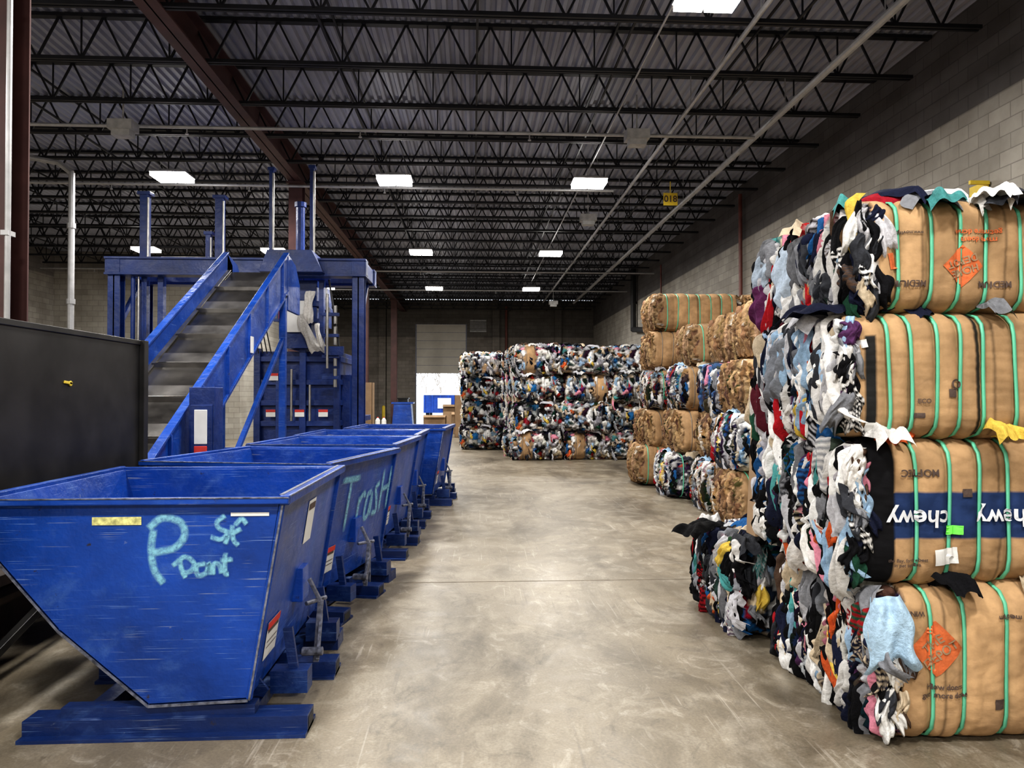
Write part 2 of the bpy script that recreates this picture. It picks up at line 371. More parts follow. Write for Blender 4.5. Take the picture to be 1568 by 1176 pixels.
# ------------------------------------------------------------------ self-dumping hoppers
PROF = [(.03, 1.18), (-.13, .17), (-.62, .15), (-1.06, .53), (-1.40, .93), (-1.47, 1.17)]
WD = 1.58; SLP = .16 / 1.01
def dumpster(name, loc, rz):
    e = bpy.data.objects.new(name, None); COL.objects.link(e); e.location = loc; e.rotation_euler = (0, 0, rz)
    mb = MB(); n = len(PROF); t = .012
    P = PROF
    mb.prism(P, 0, t, 1, 0); mb.prism(P, WD - t, WD, 1, 0)
    for i in range(n - 1):
        a = Vector((P[i][0], 0, P[i][1])); c = Vector((P[i + 1][0], 0, P[i + 1][1]))
        d = (c - a).normalized(); nn = Vector((d.z, 0, -d.x)) * t
        mb.add([a, c, c + nn, a + nn] + [q + Vector((0, WD, 0)) for q in (a, c, c + nn, a + nn)],
               [(0, 1, 2, 3), (4, 7, 6, 5), (0, 4, 5, 1), (1, 5, 6, 2), (2, 6, 7, 3), (3, 7, 4, 0)], 0)
    me = mb.mesh('hopper_shell', ['blue']); fixn(me); place(me, 'hopper_shell', None, e, .004)
    mb = MB()
    zr = 1.17
    mb.beam((.05, -.02, zr), (.05, WD + .02, zr), .05, .05); mb.beam((-1.49, -.02, zr), (-1.49, WD + .02, zr), .04, .05)
    mb.beam((.075, -.02, zr), (-1.51, -.02, zr), .04, .035); mb.beam((.075, WD + .02, zr), (-1.51, WD + .02, zr), .04, .035)
    for yy in (0, WD): mb.beam((.036, yy, 1.15), (-.125, yy, .17), .03, .02)
    place(mb.mesh('rim', ['blue']), 'rim', None, e, .006)
    mb = MB()
    mb.beam((.076, -.041, 1.186), (-1.5, -.041, 1.186), .004, .006); mb.beam((.040, -.014, 1.15), (-.122, -.014, .17), .010, .005)
    mb.beam((-.13, -.006, .165), (-.62, -.006, .146), .008, .012); mb.beam((-.62, -.006, .146), (-1.06, -.006, .526), .008, .01)
    mb.beam((-1.06, -.006, .526), (-1.40, -.006, .926), .008, .008)
    mb.beam((.077, 0, 1.19), (.077, WD, 1.19), .004, .006); mb.beam((.03, 0, 1.196), (.03, WD, 1.196), .02, .003)
    place(mb.mesh('worn_edges', ['rust']), 'worn_edges', None, e)
    mb = MB()
    for yy in (.05, .80):
        mb.box((-1.22, yy - .07, 0), (.17, yy + .07, .09)); mb.box((-1.22, yy - .12, 0), (.17, yy + .12, .018)); mb.box((.171, yy - .05, .02), (.172, yy + .05, .075), 1)
        mb.box((-1.05, yy - .04, .09), (-.1, yy + .04, .14))
    mb.box((-1.0, .05, .02), (-.9, 1.35, .085)); mb.box((-.22, .05, .02), (-.12, 1.35, .085)); mb.box((-1.22, 1.2, 0), (.1, 1.4, .09))
    for yy in (.18, 1.3):
        arc = [(-.30 + .62 * math.cos(t), .72 + .62 * math.sin(t)) for t in [math.radians(a) for a in range(195, 292, 8)]]
        mb.prism(arc + [(-.2, .3), (-.75, .5)], yy, yy + .02, 1, 0)
    for yy in (.35, 1.2):
        mb.beam((.03, yy, .08), (-.02, yy, .42), .05, .03); mb.box((-.1, yy - .06, .08), (.1, yy + .06, .2))
    place(mb.mesh('skid_base', ['navy', 'dpipe']), 'skid_base', None, e, .006)
    mb = MB()
    mb.beam((.05, .74, .08), (.07, .78, .45), .035, .02); mb.cyl((.0, .70, .45), (.09, .84, .45), .014); mb.beam((.07, .78, .44), (.0, .78, .58), .03, .02)
    mb.cyl((.0, .6, .2), (.12, .6, .2), .025); mb.beam((.09, .6, .15), (.07, .8, .36), .02, .02); mb.cyl((.03,.9,.05),(.03,.9,.30),.01)
    place(mb.mesh('latch_lever', ['rust']), 'latch_lever', None, e, .003)
    mb = MB(); mb.box((-.09, .70, .46), (-.02, .86, .66)); place(mb.mesh('latch_plate', ['blue']), 'latch_plate', None, e, .004)
    mb = MB()
    xx = lambda z, o=.004: -SLP * (1.18 - z) + .03 + o
    for (y0, y1, za, zb, mi) in ((.16, .40, .30, .50, 0), (.16, .40, .46, .50, 1), (.18, .38, .44, .46, 2), (.18, .38, .36, .365, 2), (.18, .38, .39, .395, 2)) + (((.72, .92, .80, 1.06, 0), (.74, .9, 1.0, 1.04, 2)) if rz == 0 else ()):
        oo = .004 + .003 * (mi > 0)
        mb.add([(xx(za, oo), y0, za), (xx(za, oo), y1, za), (xx(zb, oo), y1, zb), (xx(zb, oo), y0, zb)], [(0, 1, 2, 3)], mi)
    place(mb.mesh('labels', ['white', 'red', 'ink']), 'labels', None, e)
    return e
D1 = dumpster('self_dumping_hopper', (-1.00, 3.8, 0), 0)
D2 = dumpster('self_dumping_hopper', (-1.12, 5.60, 0), math.radians(-12.5))
D3 = dumpster('self_dumping_hopper', (-.86, 7.72, 0), math.radians(-5))
D4 = dumpster('self_dumping_hopper', (-.78, 9.5, 0), math.radians(-2))
D5 = dumpster('self_dumping_hopper', (-.50, 11.45, 0), math.radians(-4))
mb = MB(); mb.box((-.90, -.004, 1.05), (-.66, -.001, 1.09)); mb.box((-.22, -.004, 1.09), (-.03, -.001, 1.108), 1); mb.obj('safety_label', ['ylabel', 'white'], D1)

def catmull(p, n=7):
    if len(p) < 3: return [tuple(np.array(p[0]) * (1 - t) + np.array(p[1]) * t) for t in np.linspace(0, 1, n)]
    p = [np.array(q, float) for q in p]; p = [2 * p[0] - p[1]] + p + [2 * p[-1] - p[-2]]; out = []
    for i in range(1, len(p) - 2):
        for t in np.linspace(0, 1, n, endpoint=False):
            out.append(.5 * ((2 * p[i]) + (-p[i - 1] + p[i + 1]) * t + (2 * p[i - 1] - 5 * p[i] + 4 * p[i + 1] - p[i + 2]) * t * t + (-p[i - 1] + 3 * p[i] - 3 * p[i + 1] + p[i + 2]) * t ** 3))
    out.append(p[-2]); return out
def graffiti(strokes, width, f3, parent, name):
    V = []; F = []; A = []
    for si, st in enumerate(strokes):
        c = np.array(catmull(st)); d = np.gradient(c, axis=0); d /= (np.linalg.norm(d, axis=1)[:, None] + 1e-9); nn = np.stack([-d[:, 1], d[:, 0]], 1)
        o = len(V); K = len(c)
        for i in range(K):
            for w, a in ((-1, 0), (-.4, .9), (.4, .9), (1, 0)):
                q = c[i] + nn[i] * w * width; V.append(f3(q[0], q[1], .003 + .0006 * si)); A.append(a * (1 if 0 < i < K - 1 else .2))
        for i in range(K - 1):
            for j in range(3): a0 = o + i * 4 + j; F.append((a0, a0 + 1, a0 + 5, a0 + 4))
    me = bpy.data.meshes.new(name); me.from_pydata(V, [], F); me.materials.append(M['spray'])
    at = me.attributes.new('a', 'FLOAT', 'POINT'); at.data.foreach_set('value', A)
    place(me, name, None, parent)
k = .00334
f1 = lambda u, v, o: ((u - 725) * k + 1.00, -o, 1.7 - (v - 605) * k)
graffiti([[(246, 806), (243, 838), (248, 868), (262, 888)], [(238, 806), (258, 790), (284, 795), (292, 815), (278, 834), (254, 840), (244, 842)]], 7.0, f1, D1, 'spray_lettering')
graffiti([[(284, 850), (288, 868), (294, 880)], [(274, 862), (292, 848), (306, 858), (300, 870), (286, 872)],
          [(324, 858), (310, 862), (312, 876), (324, 872), (328, 858), (330, 876)], [(334, 876), (335, 860), (343, 860), (347, 874)],
          [(352, 842), (352, 872), (358, 874)], [(344, 854), (364, 852)], 
          [(352, 786), (340, 796), (344, 806), (362, 812), (376, 806)], [(362, 800), (364, 822), (372, 832)], [(366, 802), (376, 792), (384, 800)], [(330, 818), (345, 822), (356, 816), (352, 830)]],
         4.8, f1, D1, 'spray_lettering')
f2 = lambda y, z, o: (-SLP * (1.18 - z) + .036 + o, y, z)
graffiti([[(.34, 1.02), (.74, 1.0)], [(.54, 1.01), (.52, .58)], [(.78, .84), (.77, .58)], [(.77, .78), (.86, .85), (.92, .82)],
          [(1.06, .84), (.97, .82), (.95, .64), (1.04, .64), (1.08, .82), (1.09, .62)], [(1.25, .90), (1.16, .86), (1.22, .75), (1.24, .64), (1.13, .64)],
          [(1.33, 1.02), (1.32, .62)], [(1.52, 1.03), (1.51, .62)], [(1.33, .83), (1.51, .84)]], .034, f2, D2, 'spray_lettering')

# ------------------------------------------------------------------ black steel side wall of infeed pit
mb = MB(); X = -2.8
mb.box((X - .02, 4.25, .78), (X, 6.35, 2.14))
for y in (4.2, 6.35): mb.box((X - .06, y, 0), (X + .04, y + .08, 2.16))
mb.beam((X - .02, 4.2, 2.14), (X - .02, 6.4, 2.14), .06, .04); mb.beam((X - .02, 4.2, .78), (X - .02, 6.4, .78), .06, .05)
mb.beam((X, 4.25, .1), (X, 6.3, .75), .05, .05)
mb.box((X - .02, 2.2, .78), (X, 4.2, 2.14)); mb.box((X - .06, 2.2, 0), (X + .04, 2.28, 2.16))
mb.cyl((X, 5.28, 1.78), (X + .01, 5.28, 1.78), .02, 1, 10); mb.beam((X + .005, 5.2, 1.79), (X + .005, 5.3, 1.78), .01, .02, 1)
mb.box((X - .55, 2.2, .0), (X - .5, 6.3, 1.0), 2); mb.box((X - .55, 2.2, .55), (X - .02, 6.3, .62), 2)
for y in (2.8, 3.6, 4.4, 5.2, 6.0): mb.box((X - .5, y, 0), (X - .44, y + .06, 1.0), 2)
mb.cyl((X - .3, 2.3, .4), (X - .3, 6.2, .4), .08, 2)
mb.obj('infeed_pit_wall', ['black', 'yellow', 'rusty'], None, None, .004)

# ------------------------------------------------------------------ inclined conveyor
sl = .577
def zt(y): return 1.08 + (y - 7) * sl
mb = MB(); ya, yb = 6.9, 12.0
for x0, x1 in ((-3.02, -2.98), (-3.97, -3.93)):
    mb.prism([(ya, zt(ya)), (yb, zt(yb)), (yb + .25, zt(yb) - .15), (yb + .25, zt(yb) - .75), (yb, zt(yb) - .62), (ya, zt(ya) - .62)], x0, x1, 0, 0)
for x in (-3.0, -3.95):
    mb.beam((x, ya, zt(ya) + .01), (x, yb, zt(yb) + .01), .09, .03); mb.beam((x, ya, zt(ya) - .60), (x, yb, zt(yb) - .60), .1, .04)
    for i in range(6):
        y = ya + .5 + i * .85; xx = x + (.03 if x > -3.5 else -.03)
        mb.beam((xx, y, zt(y)), (xx, y, zt(y) - .6), .05, .03)
for xa_, xb_ in ((-3.98, -3.93), (-3.02, -2.97)):
    mb.prism([(yb, zt(yb) - .1), (yb, zt(yb)), (yb + .5, zt(yb) - .1), (yb + .8, zt(yb) - .4), (yb + .8, zt(yb) - .9), (yb, zt(yb) - .9)], xa_, xb_, 0, 0)
mb.box((-3.98, 6.75, .3), (-2.97, 6.8, .95)); mb.box((-3.97, 6.8, .35), (-3.0, 7.0, .45), 1)
for y in (8.6, 11.8):
    for x in (-3.0, -3.95):
        mb.box((x - .05, y - .05, 0), (x + .05, y + .05, zt(y) - .55)); mb.box((x - .12, y - .1, 0), (x + .12, y + .1, .02))
    mb.box((-3.95, y - .03, .8), (-3.0, y + .03, .88))
mb.beam((-3.0, 8.6, .3), (-3.0, 11.8, 2.6), .06, .06)
mb.beam((-3.475, ya, zt(ya) - .32), (-3.475, yb, zt(yb) - .32), .9, .05, 1)
mb.beam((-3.475, ya, zt(ya) - .5), (-3.475, yb, zt(yb) - .5), .85, .03, 1)
y = ya + .1
while y < yb - .05:
    mb.box((-3.90, y, zt(y) - .30), (-3.05, y + .03, zt(y) - .235), 1)
    mb.beam((-3.475, y + .10, zt(y + .10) - .285), (-3.475, y + .30, zt(y + .30) - .275), .84, .012, 2)
    y += .72
for x in (-3.90, -3.05): mb.beam((x, ya, zt(ya) - .27), (x, yb, zt(yb) - .27), .06, .02, 2)
mb.add([(-2.94, 9.9, 2.26), (-2.94, 10.05, 2.26), (-2.94, 10.05, 2.48), (-2.94, 9.9, 2.48)], [(0, 1, 2, 3)], 3)
mb.obj('inclined_conveyor', ['blue', 'belt', 'beltlit', 'white'], None, None, .004)
mb = MB(); mb.box((-2.9, 7.7, 0), (-2.64, 7.95, 1.78)); mb.box((-2.88, 7.685, .9), (-2.66, 7.7, 1.6)); mb.box((-2.84, 7.675, 1.2), (-2.71, 7.686, 1.55), 1); mb.box((-2.84, 7.672, 1.1), (-2.71, 7.686, 1.18), 2)
mb.cyl((-2.77, 7.66, 1.0), (-2.77, 7.7, 1.0), .03, 2); mb.box((-2.92, 7.67, 0), (-2.62, 7.98, .04))
mb.obj('control_cabinet', ['blue_d', 'white', 'red'], None, None, .006)

# ------------------------------------------------------------------ vertical baler with gantry frame
mb = MB()
def post(x, y, z0, z1, w=.2, mi=0):
    mb.box((x - w / 2, y - w / 2, z0), (x + w / 2, y - w / 2 + .02, z1), mi); mb.box((x - w / 2, y + w / 2 - .02, z0), (x + w / 2, y + w / 2, z1), mi); mb.box((x - .015, y - w / 2, z0), (x + .015, y + w / 2, z1), mi)
    mb.box((x - w / 2 - .06, y - w / 2 - .06, z0), (x + w / 2 + .06, y + w / 2 + .06, z0 + .03), mi)
for x in (-2.15, -6.6):
    for y in (14.0, 15.2): post(x - (.2 if (y > 15 and x > -3) else 0), y, 0, 4.2, .22)
    mb.box((x - .12, 13.85, 3.95), (x + .12, 15.3, 4.22)); mb.box((x - .06, 14, 1.2), (x + .06, 15.2, 1.3)); mb.beam((x, 14.1, 3.0), (x, 15.0, 3.95), .08, .08)
for y in (13.98, 15.2): mb.box((-6.75, y - .12, 3.93), (-2.0, y + .12, 4.22)); mb.box((-6.75, y - .16, 4.2), (-2.0, y + .16, 4.24)); mb.box((-6.75, y - .16, 3.91), (-2.0, y + .16, 3.95))
for x in (-6.15, -5.85): mb.box((x - .05, 14.1, 1.0), (x + .05, 14.25, 3.95))
mb.box((-6.5, 14.1, 2.2), (-5.6, 14.3, 2.5)); mb.cyl((-6.3, 14.0, 1.5), (-6.3, 14.0, 3.9), .04, 0); mb.cyl((-6.2, 14.0, 2.5), (-6.2, 14.0, 3.9), .02, 1)
mb.box((-4.15, 14.6, 0), (-2.62, 16.2, 2.55))
for z in (.35, .75, 1.15, 1.55, 1.95, 2.4): mb.box((-4.2, 14.5, z - .05), (-2.58, 16.25, z + .05))
for x in (-4.17, -3.75, -3.3, -2.65): mb.box((x - .06, 14.46, 0), (x + .06, 14.6, 2.6))
mb.box((-2.62, 14.8, .9), (-2.45, 15.9, 2.1)); mb.cyl((-3.5, 14.42, 1.2), (-3.5, 14.42, 2.2), .025, 1); mb.cyl((-3.15, 14.42, 1.2), (-3.15, 14.42, 1.9), .025, 1)
mb.box((-3.75, 14.3, 3.1), (-3.0, 15.8, 3.9)); mb.box((-3.6, 14.3, 2.6), (-3.1, 15.6, 3.1)); mb.box((-3.8, 14.25, 3.4), (-2.95, 15.85, 3.5)); mb.box((-2.95, 14.25, 2.5), (-2.86, 14.4, 3.9)); mb.box((-3.8, 14.25, 3.1), (-2.95, 14.3, 3.16))
mb.prism([(-3.9, 3.95), (-3.75, 4.35), (-2.95, 4.35), (-2.75, 3.95)], 13.6, 14.4, 1, 0)
for z in (2.0, 2.4, 2.8, 3.2): mb.box((-2.86, 14.1, z), (-2.55, 14.2, z + .06)); mb.cyl((-2.62, 14.15, z - .15), (-2.62, 14.15, z + .2), .035, 1)
mb.box((-2.8, 14.05, 2.45), (-2.45, 14.15, 2.62)); mb.cyl((-2.74, 14.0, 2.2), (-2.74, 14.0, 3.6), .025, 1); mb.cyl((-2.55, 14.2, 2.6), (-2.75, 14.2, 3.9), .02, 2)
for x, zz, w in ((-6.25, 5.55, .15), (-4.85, 5.5, .15), (-5.05, 4.8, .1), (-3.87, 6.05, .08), (-3.1, 6.1, .08)):
    mb.box((x - w / 2, 14.3, 4.2), (x + w / 2, 14.3 + w, zz)); mb.box((x - w * .8, 14.28, zz - .04), (x + w * .8, 14.34 + w, zz + .02)); mb.cyl((x + w * .6, 14.28, 4.2), (x + w * .6, 14.28, zz - .1), .02, 1)
mb.cyl((-3.5, 15.1, 3.9), (-3.5, 15.1, 5.6), .09); mb.cyl((-3.5, 15.1, 5.5), (-3.5, 15.1, 5.6), .12)
for i in range(5): mb.cyl((-4.25 + i * .06, 14.0, 3.6), (-4.2 + i * .08, 14.4, 2.5), .012, 2)
for x, z in ((-3.85, 2.05), (-3.35, 1.35), (-2.9, 1.35), (-3.9, 1.35)):
    mb.box((x - .09, 14.44, z - .07), (x + .09, 14.455, z + .07), 3); mb.box((x - .09, 14.435, z + .02), (x + .09, 14.45, z + .07), 4)
mb.box((-3.55, 14.24, 2.9), (-3.2, 14.28, 3.5), 3); mb.box((-3.7, 14.23, 3.15), (-3.62, 14.27, 3.75), 4)
BAL = mb.obj('vertical_baler', ['blue_d', 'steel', 'dpipe', 'white', 'red'], None, None, .006)

# ------------------------------------------------------------------ bale generator
def srgb(*c): return tuple(((x / 255) / 12.92 if x / 255 < .04045 else ((x / 255 + .055) / 1.055) ** 2.4) for x in c)
PAL = [(srgb(15, 15, 19), 24), (srgb(232, 230, 228), 23), (srgb(26, 31, 54), 9), (srgb(130, 132, 138), 9), (srgb(56, 58, 64), 9), (srgb(165, 30, 40), 3.2),
       (srgb(222, 145, 165), 4), (srgb(150, 178, 205), 6), (srgb(202, 186, 162), 7), (srgb(35, 75, 58), 3), (srgb(205, 95, 50), 1.4), (srgb(35, 90, 145), 3),
       (srgb(85, 50, 90), 2), (srgb(192, 192, 198), 12), (srgb(85, 66, 54), 2.5), (srgb(215, 185, 85), 1), (srgb(95, 32, 46), 1.5), (srgb(80, 150, 150), 2)]
FPAL = [(c, w * (1 if max(c) - min(c) > .12 else 1.0)) for c, w in PAL] + [(srgb(235, 232, 226), 10), (srgb(190, 160, 125), 8), (srgb(160, 160, 165), 8)]
BR = [(srgb(170, 138, 102), 8), (srgb(148, 115, 82), 8), (srgb(190, 160, 124), 6), (srgb(108, 82, 60), 5), (srgb(215, 210, 200), 1), (srgb(60, 46, 36), 3)]
def sn(p, k, rs, n=4):
    out = np.zeros_like(p)
    for i in range(n):
        d = rs.normal(size=(3, 3)) * k * (1.7 ** i); ph = rs.uniform(0, 6.28, 3)
        out += np.sin(p @ d + ph) / (1.5 ** i)
    return out
def quadmesh(name, Vt, Ft, Fm, C, mats):
    me = bpy.data.meshes.new(name)
    me.vertices.add(len(Vt)); me.vertices.foreach_set('co', Vt.astype(np.float32).ravel())
    me.loops.add(len(Ft) * 4); me.loops.foreach_set('vertex_index', Ft.astype(np.int32).ravel())
    me.polygons.add(len(Ft)); me.polygons.foreach_set('loop_start', np.arange(0, len(Ft) * 4, 4, dtype=np.int32))
    me.polygons.foreach_set('loop_total', np.full(len(Ft), 4, dtype=np.int32))
    for kk in mats: me.materials.append(M[kk])
    me.polygons.foreach_set('material_index', Fm.astype(np.int32)); me.polygons.foreach_set('use_smooth', np.ones(len(Ft), bool))
    me.update(calc_edges=True)
    ca = me.color_attributes.new('Col', 'FLOAT_COLOR', 'POINT'); cf = np.ones((len(Vt), 4), np.float32); cf[:len(C), :3] = C; ca.data.foreach_set('color', cf.ravel())
    me.validate(); return me
def bale_mesh(name, Lx, Wy, Hz, res, seed, pal=PAL, card=None, straps=(), aniso=(1.3, .62, 1.9), cell=.105, amp=.05, strapmat='strap', prints=None, cres=None, npow=5, bulge=.04):
    rs = np.random.RandomState(seed); cres = cres or res * 2.5
    dim = np.array([Lx, Wy, Hz]); V = []; Fa = []; off = 0
    for ax in range(3):
        a1, a2 = [(1, 2), (0, 2), (0, 1)][ax]
        for sg in (-1, 1):
            fine = (ax == 0 and sg < 0) or (ax == 1 and sg < 0) or (ax == 2 and sg > 0)
            r = res if fine else cres
            n1 = max(4, int(dim[a1] / r)); n2 = max(4, int(dim[a2] / r))
            g1, g2 = np.meshgrid(np.linspace(-1, 1, n1 + 1), np.linspace(-1, 1, n2 + 1), indexing='ij')
            p = np.zeros((g1.size, 3)); p[:, ax] = sg; p[:, a1] = g1.ravel(); p[:, a2] = g2.ravel(); V.append(p)
            I = (np.arange(n1)[:, None] * (n2 + 1) + np.arange(n2)[None]).ravel() + off
            q = np.stack([I, I + n2 + 1, I + n2 + 2, I + 1], 1)
            flip = (sg > 0) ^ (ax == 1)
            if not flip: q = q[:, ::-1]
            Fa.append(q); off += len(p)
    p = np.concatenate(V); F = np.concatenate(Fa)
    s = np.maximum(np.abs(p[:, 1]), np.abs(p[:, 2])) + 1e-6
    k = 1 / ((np.abs(p[:, 1] / s) ** npow + np.abs(p[:, 2] / s) ** npow) ** (1 / npow))
    endk = 1 - .07 * np.abs(p[:, 0]) ** 10
    P = np.stack([p[:, 0] * Lx / 2, p[:, 1] * k * endk * Wy / 2, p[:, 2] * k * endk * Hz / 2], 1)
    P[:, 0] += np.where(np.abs(p[:, 0]) > .98, np.sign(p[:, 0]) * bulge * (1 - s ** 2), 0)
    nr = np.sign(p) * np.abs(p) ** 7; nr /= np.linalg.norm(nr, axis=1)[:, None] + 1e-9
    area = 2 * (Lx * Wy + Lx * Hz + Wy * Hz); ns = int(area / (cell * cell * 1.1))
    face = rs.choice(3, ns, p=np.array([Wy * Hz, Lx * Hz, Lx * Wy]) / (area / 2)); sd = rs.uniform(-1, 1, (ns, 3)) * dim / 2
    sgn = rs.choice([-1, 1], ns); sd[np.arange(ns), face] = sgn * dim[face] / 2 * rs.uniform(.93, 1.03, ns)
    an = np.array(aniso); an = an / np.prod(an) ** (1 / 3)
    W = P + sn(P, 9, rs, 4) * .022 + sn(P, 40, rs, 2) * .004
    A = (W / an).astype(np.float32); B = (sd / an).astype(np.float32)
    b2 = (B ** 2).sum(1); i1 = np.zeros(len(A), int); d1 = np.zeros(len(A)); d2 = np.zeros(len(A))
    for c0 in range(0, len(A), 8000):
        a = A[c0:c0 + 8000]; D = (a ** 2).sum(1)[:, None] + b2[None] - 2 * a @ B.T
        j = D.argmin(1); r_ = np.arange(len(a)); i1[c0:c0 + 8000] = j; d1[c0:c0 + 8000] = np.sqrt(np.maximum(D[r_, j], 0)); D[r_, j] = 1e9; d2[c0:c0 + 8000] = np.sqrt(np.maximum(D.min(1), 0))
    hc = rs.uniform(-1, 1, ns) * .45; fd = rs.normal(size=(ns, 3)) * np.array([1, 1, .35]); fd /= np.linalg.norm(fd, axis=1)[:, None]
    lam = rs.uniform(.04, .09, ns); ph = rs.uniform(0, 6.28, ns)
    fold = np.sin((W * fd[i1]).sum(1) * 6.28 / lam[i1] + ph[i1])
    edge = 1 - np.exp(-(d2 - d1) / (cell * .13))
    disp = amp * (hc[i1] + edge * .9 - .6) + amp * .30 * fold * edge
    cols = np.array([c for c, w in pal]); ww = np.array([w for c, w in pal], float); ww /= ww.sum()
    ci = rs.choice(len(pal), ns, p=ww); cc = np.clip(cols[ci] * rs.uniform(.7, 1.25, (ns, 1)) + rs.normal(size=(ns, 3)) * .008, .004, .85)
    C = cc[i1]
    pat = rs.uniform(0, 1, ns) < .10
    pf = np.sin((W * fd[i1][:, [1, 2, 0]]).sum(1) * 6.28 / .035) > .3
    C = np.where((pat[i1] & pf)[:, None], cc[(i1 + 7) % ns], C)
    C = C * (.4 + .6 * edge)[:, None]  # shade in the crevices between garments, painted into the vertex colour
    mi = np.zeros(len(P), int)
    if card is not None:
        jag = sn(P, 5, rs, 3)[:, 0]
        msk = card(P, p, nr, jag); nz = sn(P, 4, rs, 4); nf = sn(P, 22, rs, 3); nw = sn(P * np.array([.6, 1, 2]), 12, rs, 4)
        crease = np.abs(np.sin(P[:, 0] * 9 + nz[:, 1] * 1.2)) ** .4
        dent = np.abs(np.sin(nw[:, 0] * 1.0)) ** .7
        dc = .026 + nz[:, 0] * .006 + nf[:, 1] * .001 + (crease - .8) * .006 + (dent - .7) * .005
        disp = np.where(msk, dc, disp)
        pn = rs.uniform(.74, 1.1, 12)[(np.floor((P[:, 0] + Lx / 2) / .43 + .3).astype(int)) % 12]
        base = np.array(srgb(186, 152, 114))[None] * pn[:, None] * (1 + .05 * nz[:, :1]); base = base * (.84 + .16 * crease)[:, None]
        seam = (np.abs(((P[:, 0] + Lx / 2) / .43 + .3) % 1 - .5) > .485); base = np.where(seam[:, None], base * .5, base)
        if prints is not None: base = prints(P, base)
        C = np.where(msk[:, None], base, C); mi = msk.astype(int)
    pin = np.zeros(len(P))
    for xs in straps: pin += np.exp(-((P[:, 0] - xs) / .025) ** 2)
    sidew = (np.abs(p[:, 0]) < .97)
    disp = np.where(sidew, disp * (1 - .5 * np.minimum(pin, 1)) - .012 * pin, disp)
    P2 = P + nr * disp[:, None]
    nv = len(P2); verts = [P2]; faces = [F]; fm = [mi[F[:, 0]]]
    for xs in straps:
        K = 56; t = np.linspace(0, 2 * np.pi, K, endpoint=False); c, s_ = np.cos(t), np.sin(t)
        q = 1 / ((np.abs(c) ** npow + np.abs(s_) ** npow) ** (1 / npow)); w = .008 if strapmat == 'strap' else .004
        for (ddx, oo) in ((-w, .006), (w, .006), (w, .014), (-w, .014)):
            verts.append(np.stack([np.full(K, xs + ddx) + np.sin(t * 2 + xs * 9) * .006, c * q * (Wy / 2 + oo + .004), s_ * q * (Hz / 2 + oo + .004)], 1))
        for j in range(4):
            a = nv + j * K + np.arange(K); b_ = nv + ((j + 1) % 4) * K + np.arange(K)
            faces.append(np.stack([a, np.roll(a, -1), np.roll(b_, -1), b_], 1)); fm.append(np.full(K, 2))
        nv += 4 * K
    return quadmesh(name, np.concatenate(verts), np.concatenate(faces), np.concatenate(fm), C, ('cloth', 'card', strapmat))

def strips_mesh(items, seed, pal=PAL, ns=19, nt_=22):
    rs = np.random.RandomState(seed); cols = np.array([c for c, w in pal]); ww = np.array([w for c, w in pal], float); ww /= ww.sum()
    VV = []; FF = []; CC = []; off = 0
    s = np.linspace(-1, 1, ns); t = np.linspace(0, 1, nt_); T, Sg = np.meshgrid(t, s, indexing='ij')
    I = (np.arange(nt_ - 1)[:, None] * ns + np.arange(ns - 1)[None]).ravel(); Fq = np.stack([I, I + ns, I + ns + 1, I + 1], 1)
    for (o, nrm, dr, ln, wd) in items:
        o = np.array(o); nrm = np.array(nrm, float); nrm /= np.linalg.norm(nrm); dr = np.array(dr, float); dr -= nrm * dr.dot(nrm); dr /= np.linalg.norm(dr); bi = np.cross(nrm, dr)
        f = rs.uniform(1.5, 3.5); ph = rs.uniform(0, 6.28); ga = rs.uniform(.5, 1.0); gb = rs.uniform(.8, 1.25); bend = rs.normal() * .15; k2 = rs.uniform(3, 9); ph2 = rs.uniform(0, 6.28); ou = rs.uniform(.012, .038)
        wprof = (ga + (1 - ga) * T ** .7) * (1 + (gb - 1) * T) * (1 + .12 * np.sin(T * 9 + ph))
        x_ = Sg * wd / 2 * wprof + bend * ln * T ** 2 + .014 * np.sin(T * k2 + ph2)
        y_ = ln * (T - .12) + (.02 * np.sin(Sg * 3 + ph) + .012 * np.sin(Sg * 8 + ph2)) * T
        am = min(wd, .12) * .12
        z_ = ou * np.sin(np.pi * np.clip(T * .9 + .05, 0, 1)) ** .5 + am * np.sin(Sg * f * 2 + ph + bend * 6 * T + 1.0 * np.sin(T * k2 + ph2)) + am * .45 * np.sin(Sg * 8 + T * k2 * 2.3 + ph2) + am * .5 * np.sin(T * k2 * 2.2 + Sg * 2 + ph) - .035 * Sg ** 6 - .05 * np.clip(T - .86, 0, 1) / .14 - .04 * np.clip(.12 - T, 0, 1) / .12
        P = o + x_.reshape(-1, 1) * bi + y_.reshape(-1, 1) * dr + z_.reshape(-1, 1) * nrm
        c = cols[rs.choice(len(cols), p=ww)] * rs.uniform(.75, 1.2); c = np.repeat(np.clip(c, .004, .85)[None], len(P), 0)
        if rs.rand() < .07:
            c2 = cols[rs.choice(len(cols), p=ww)]; st = (np.sin(y_ * 200) > 0) if rs.rand() < .5 else (np.sin(x_ * 260) * np.sin(y_ * 260) > .2); c = np.where(st.reshape(-1, 1), c2[None], c)
        VV.append(P); FF.append(Fq + off); CC.append(c); off += len(P)
    F = np.concatenate(FF); return quadmesh('loose_garments', np.concatenate(VV), F, np.zeros(len(F)), np.concatenate(CC), ('cloth',))
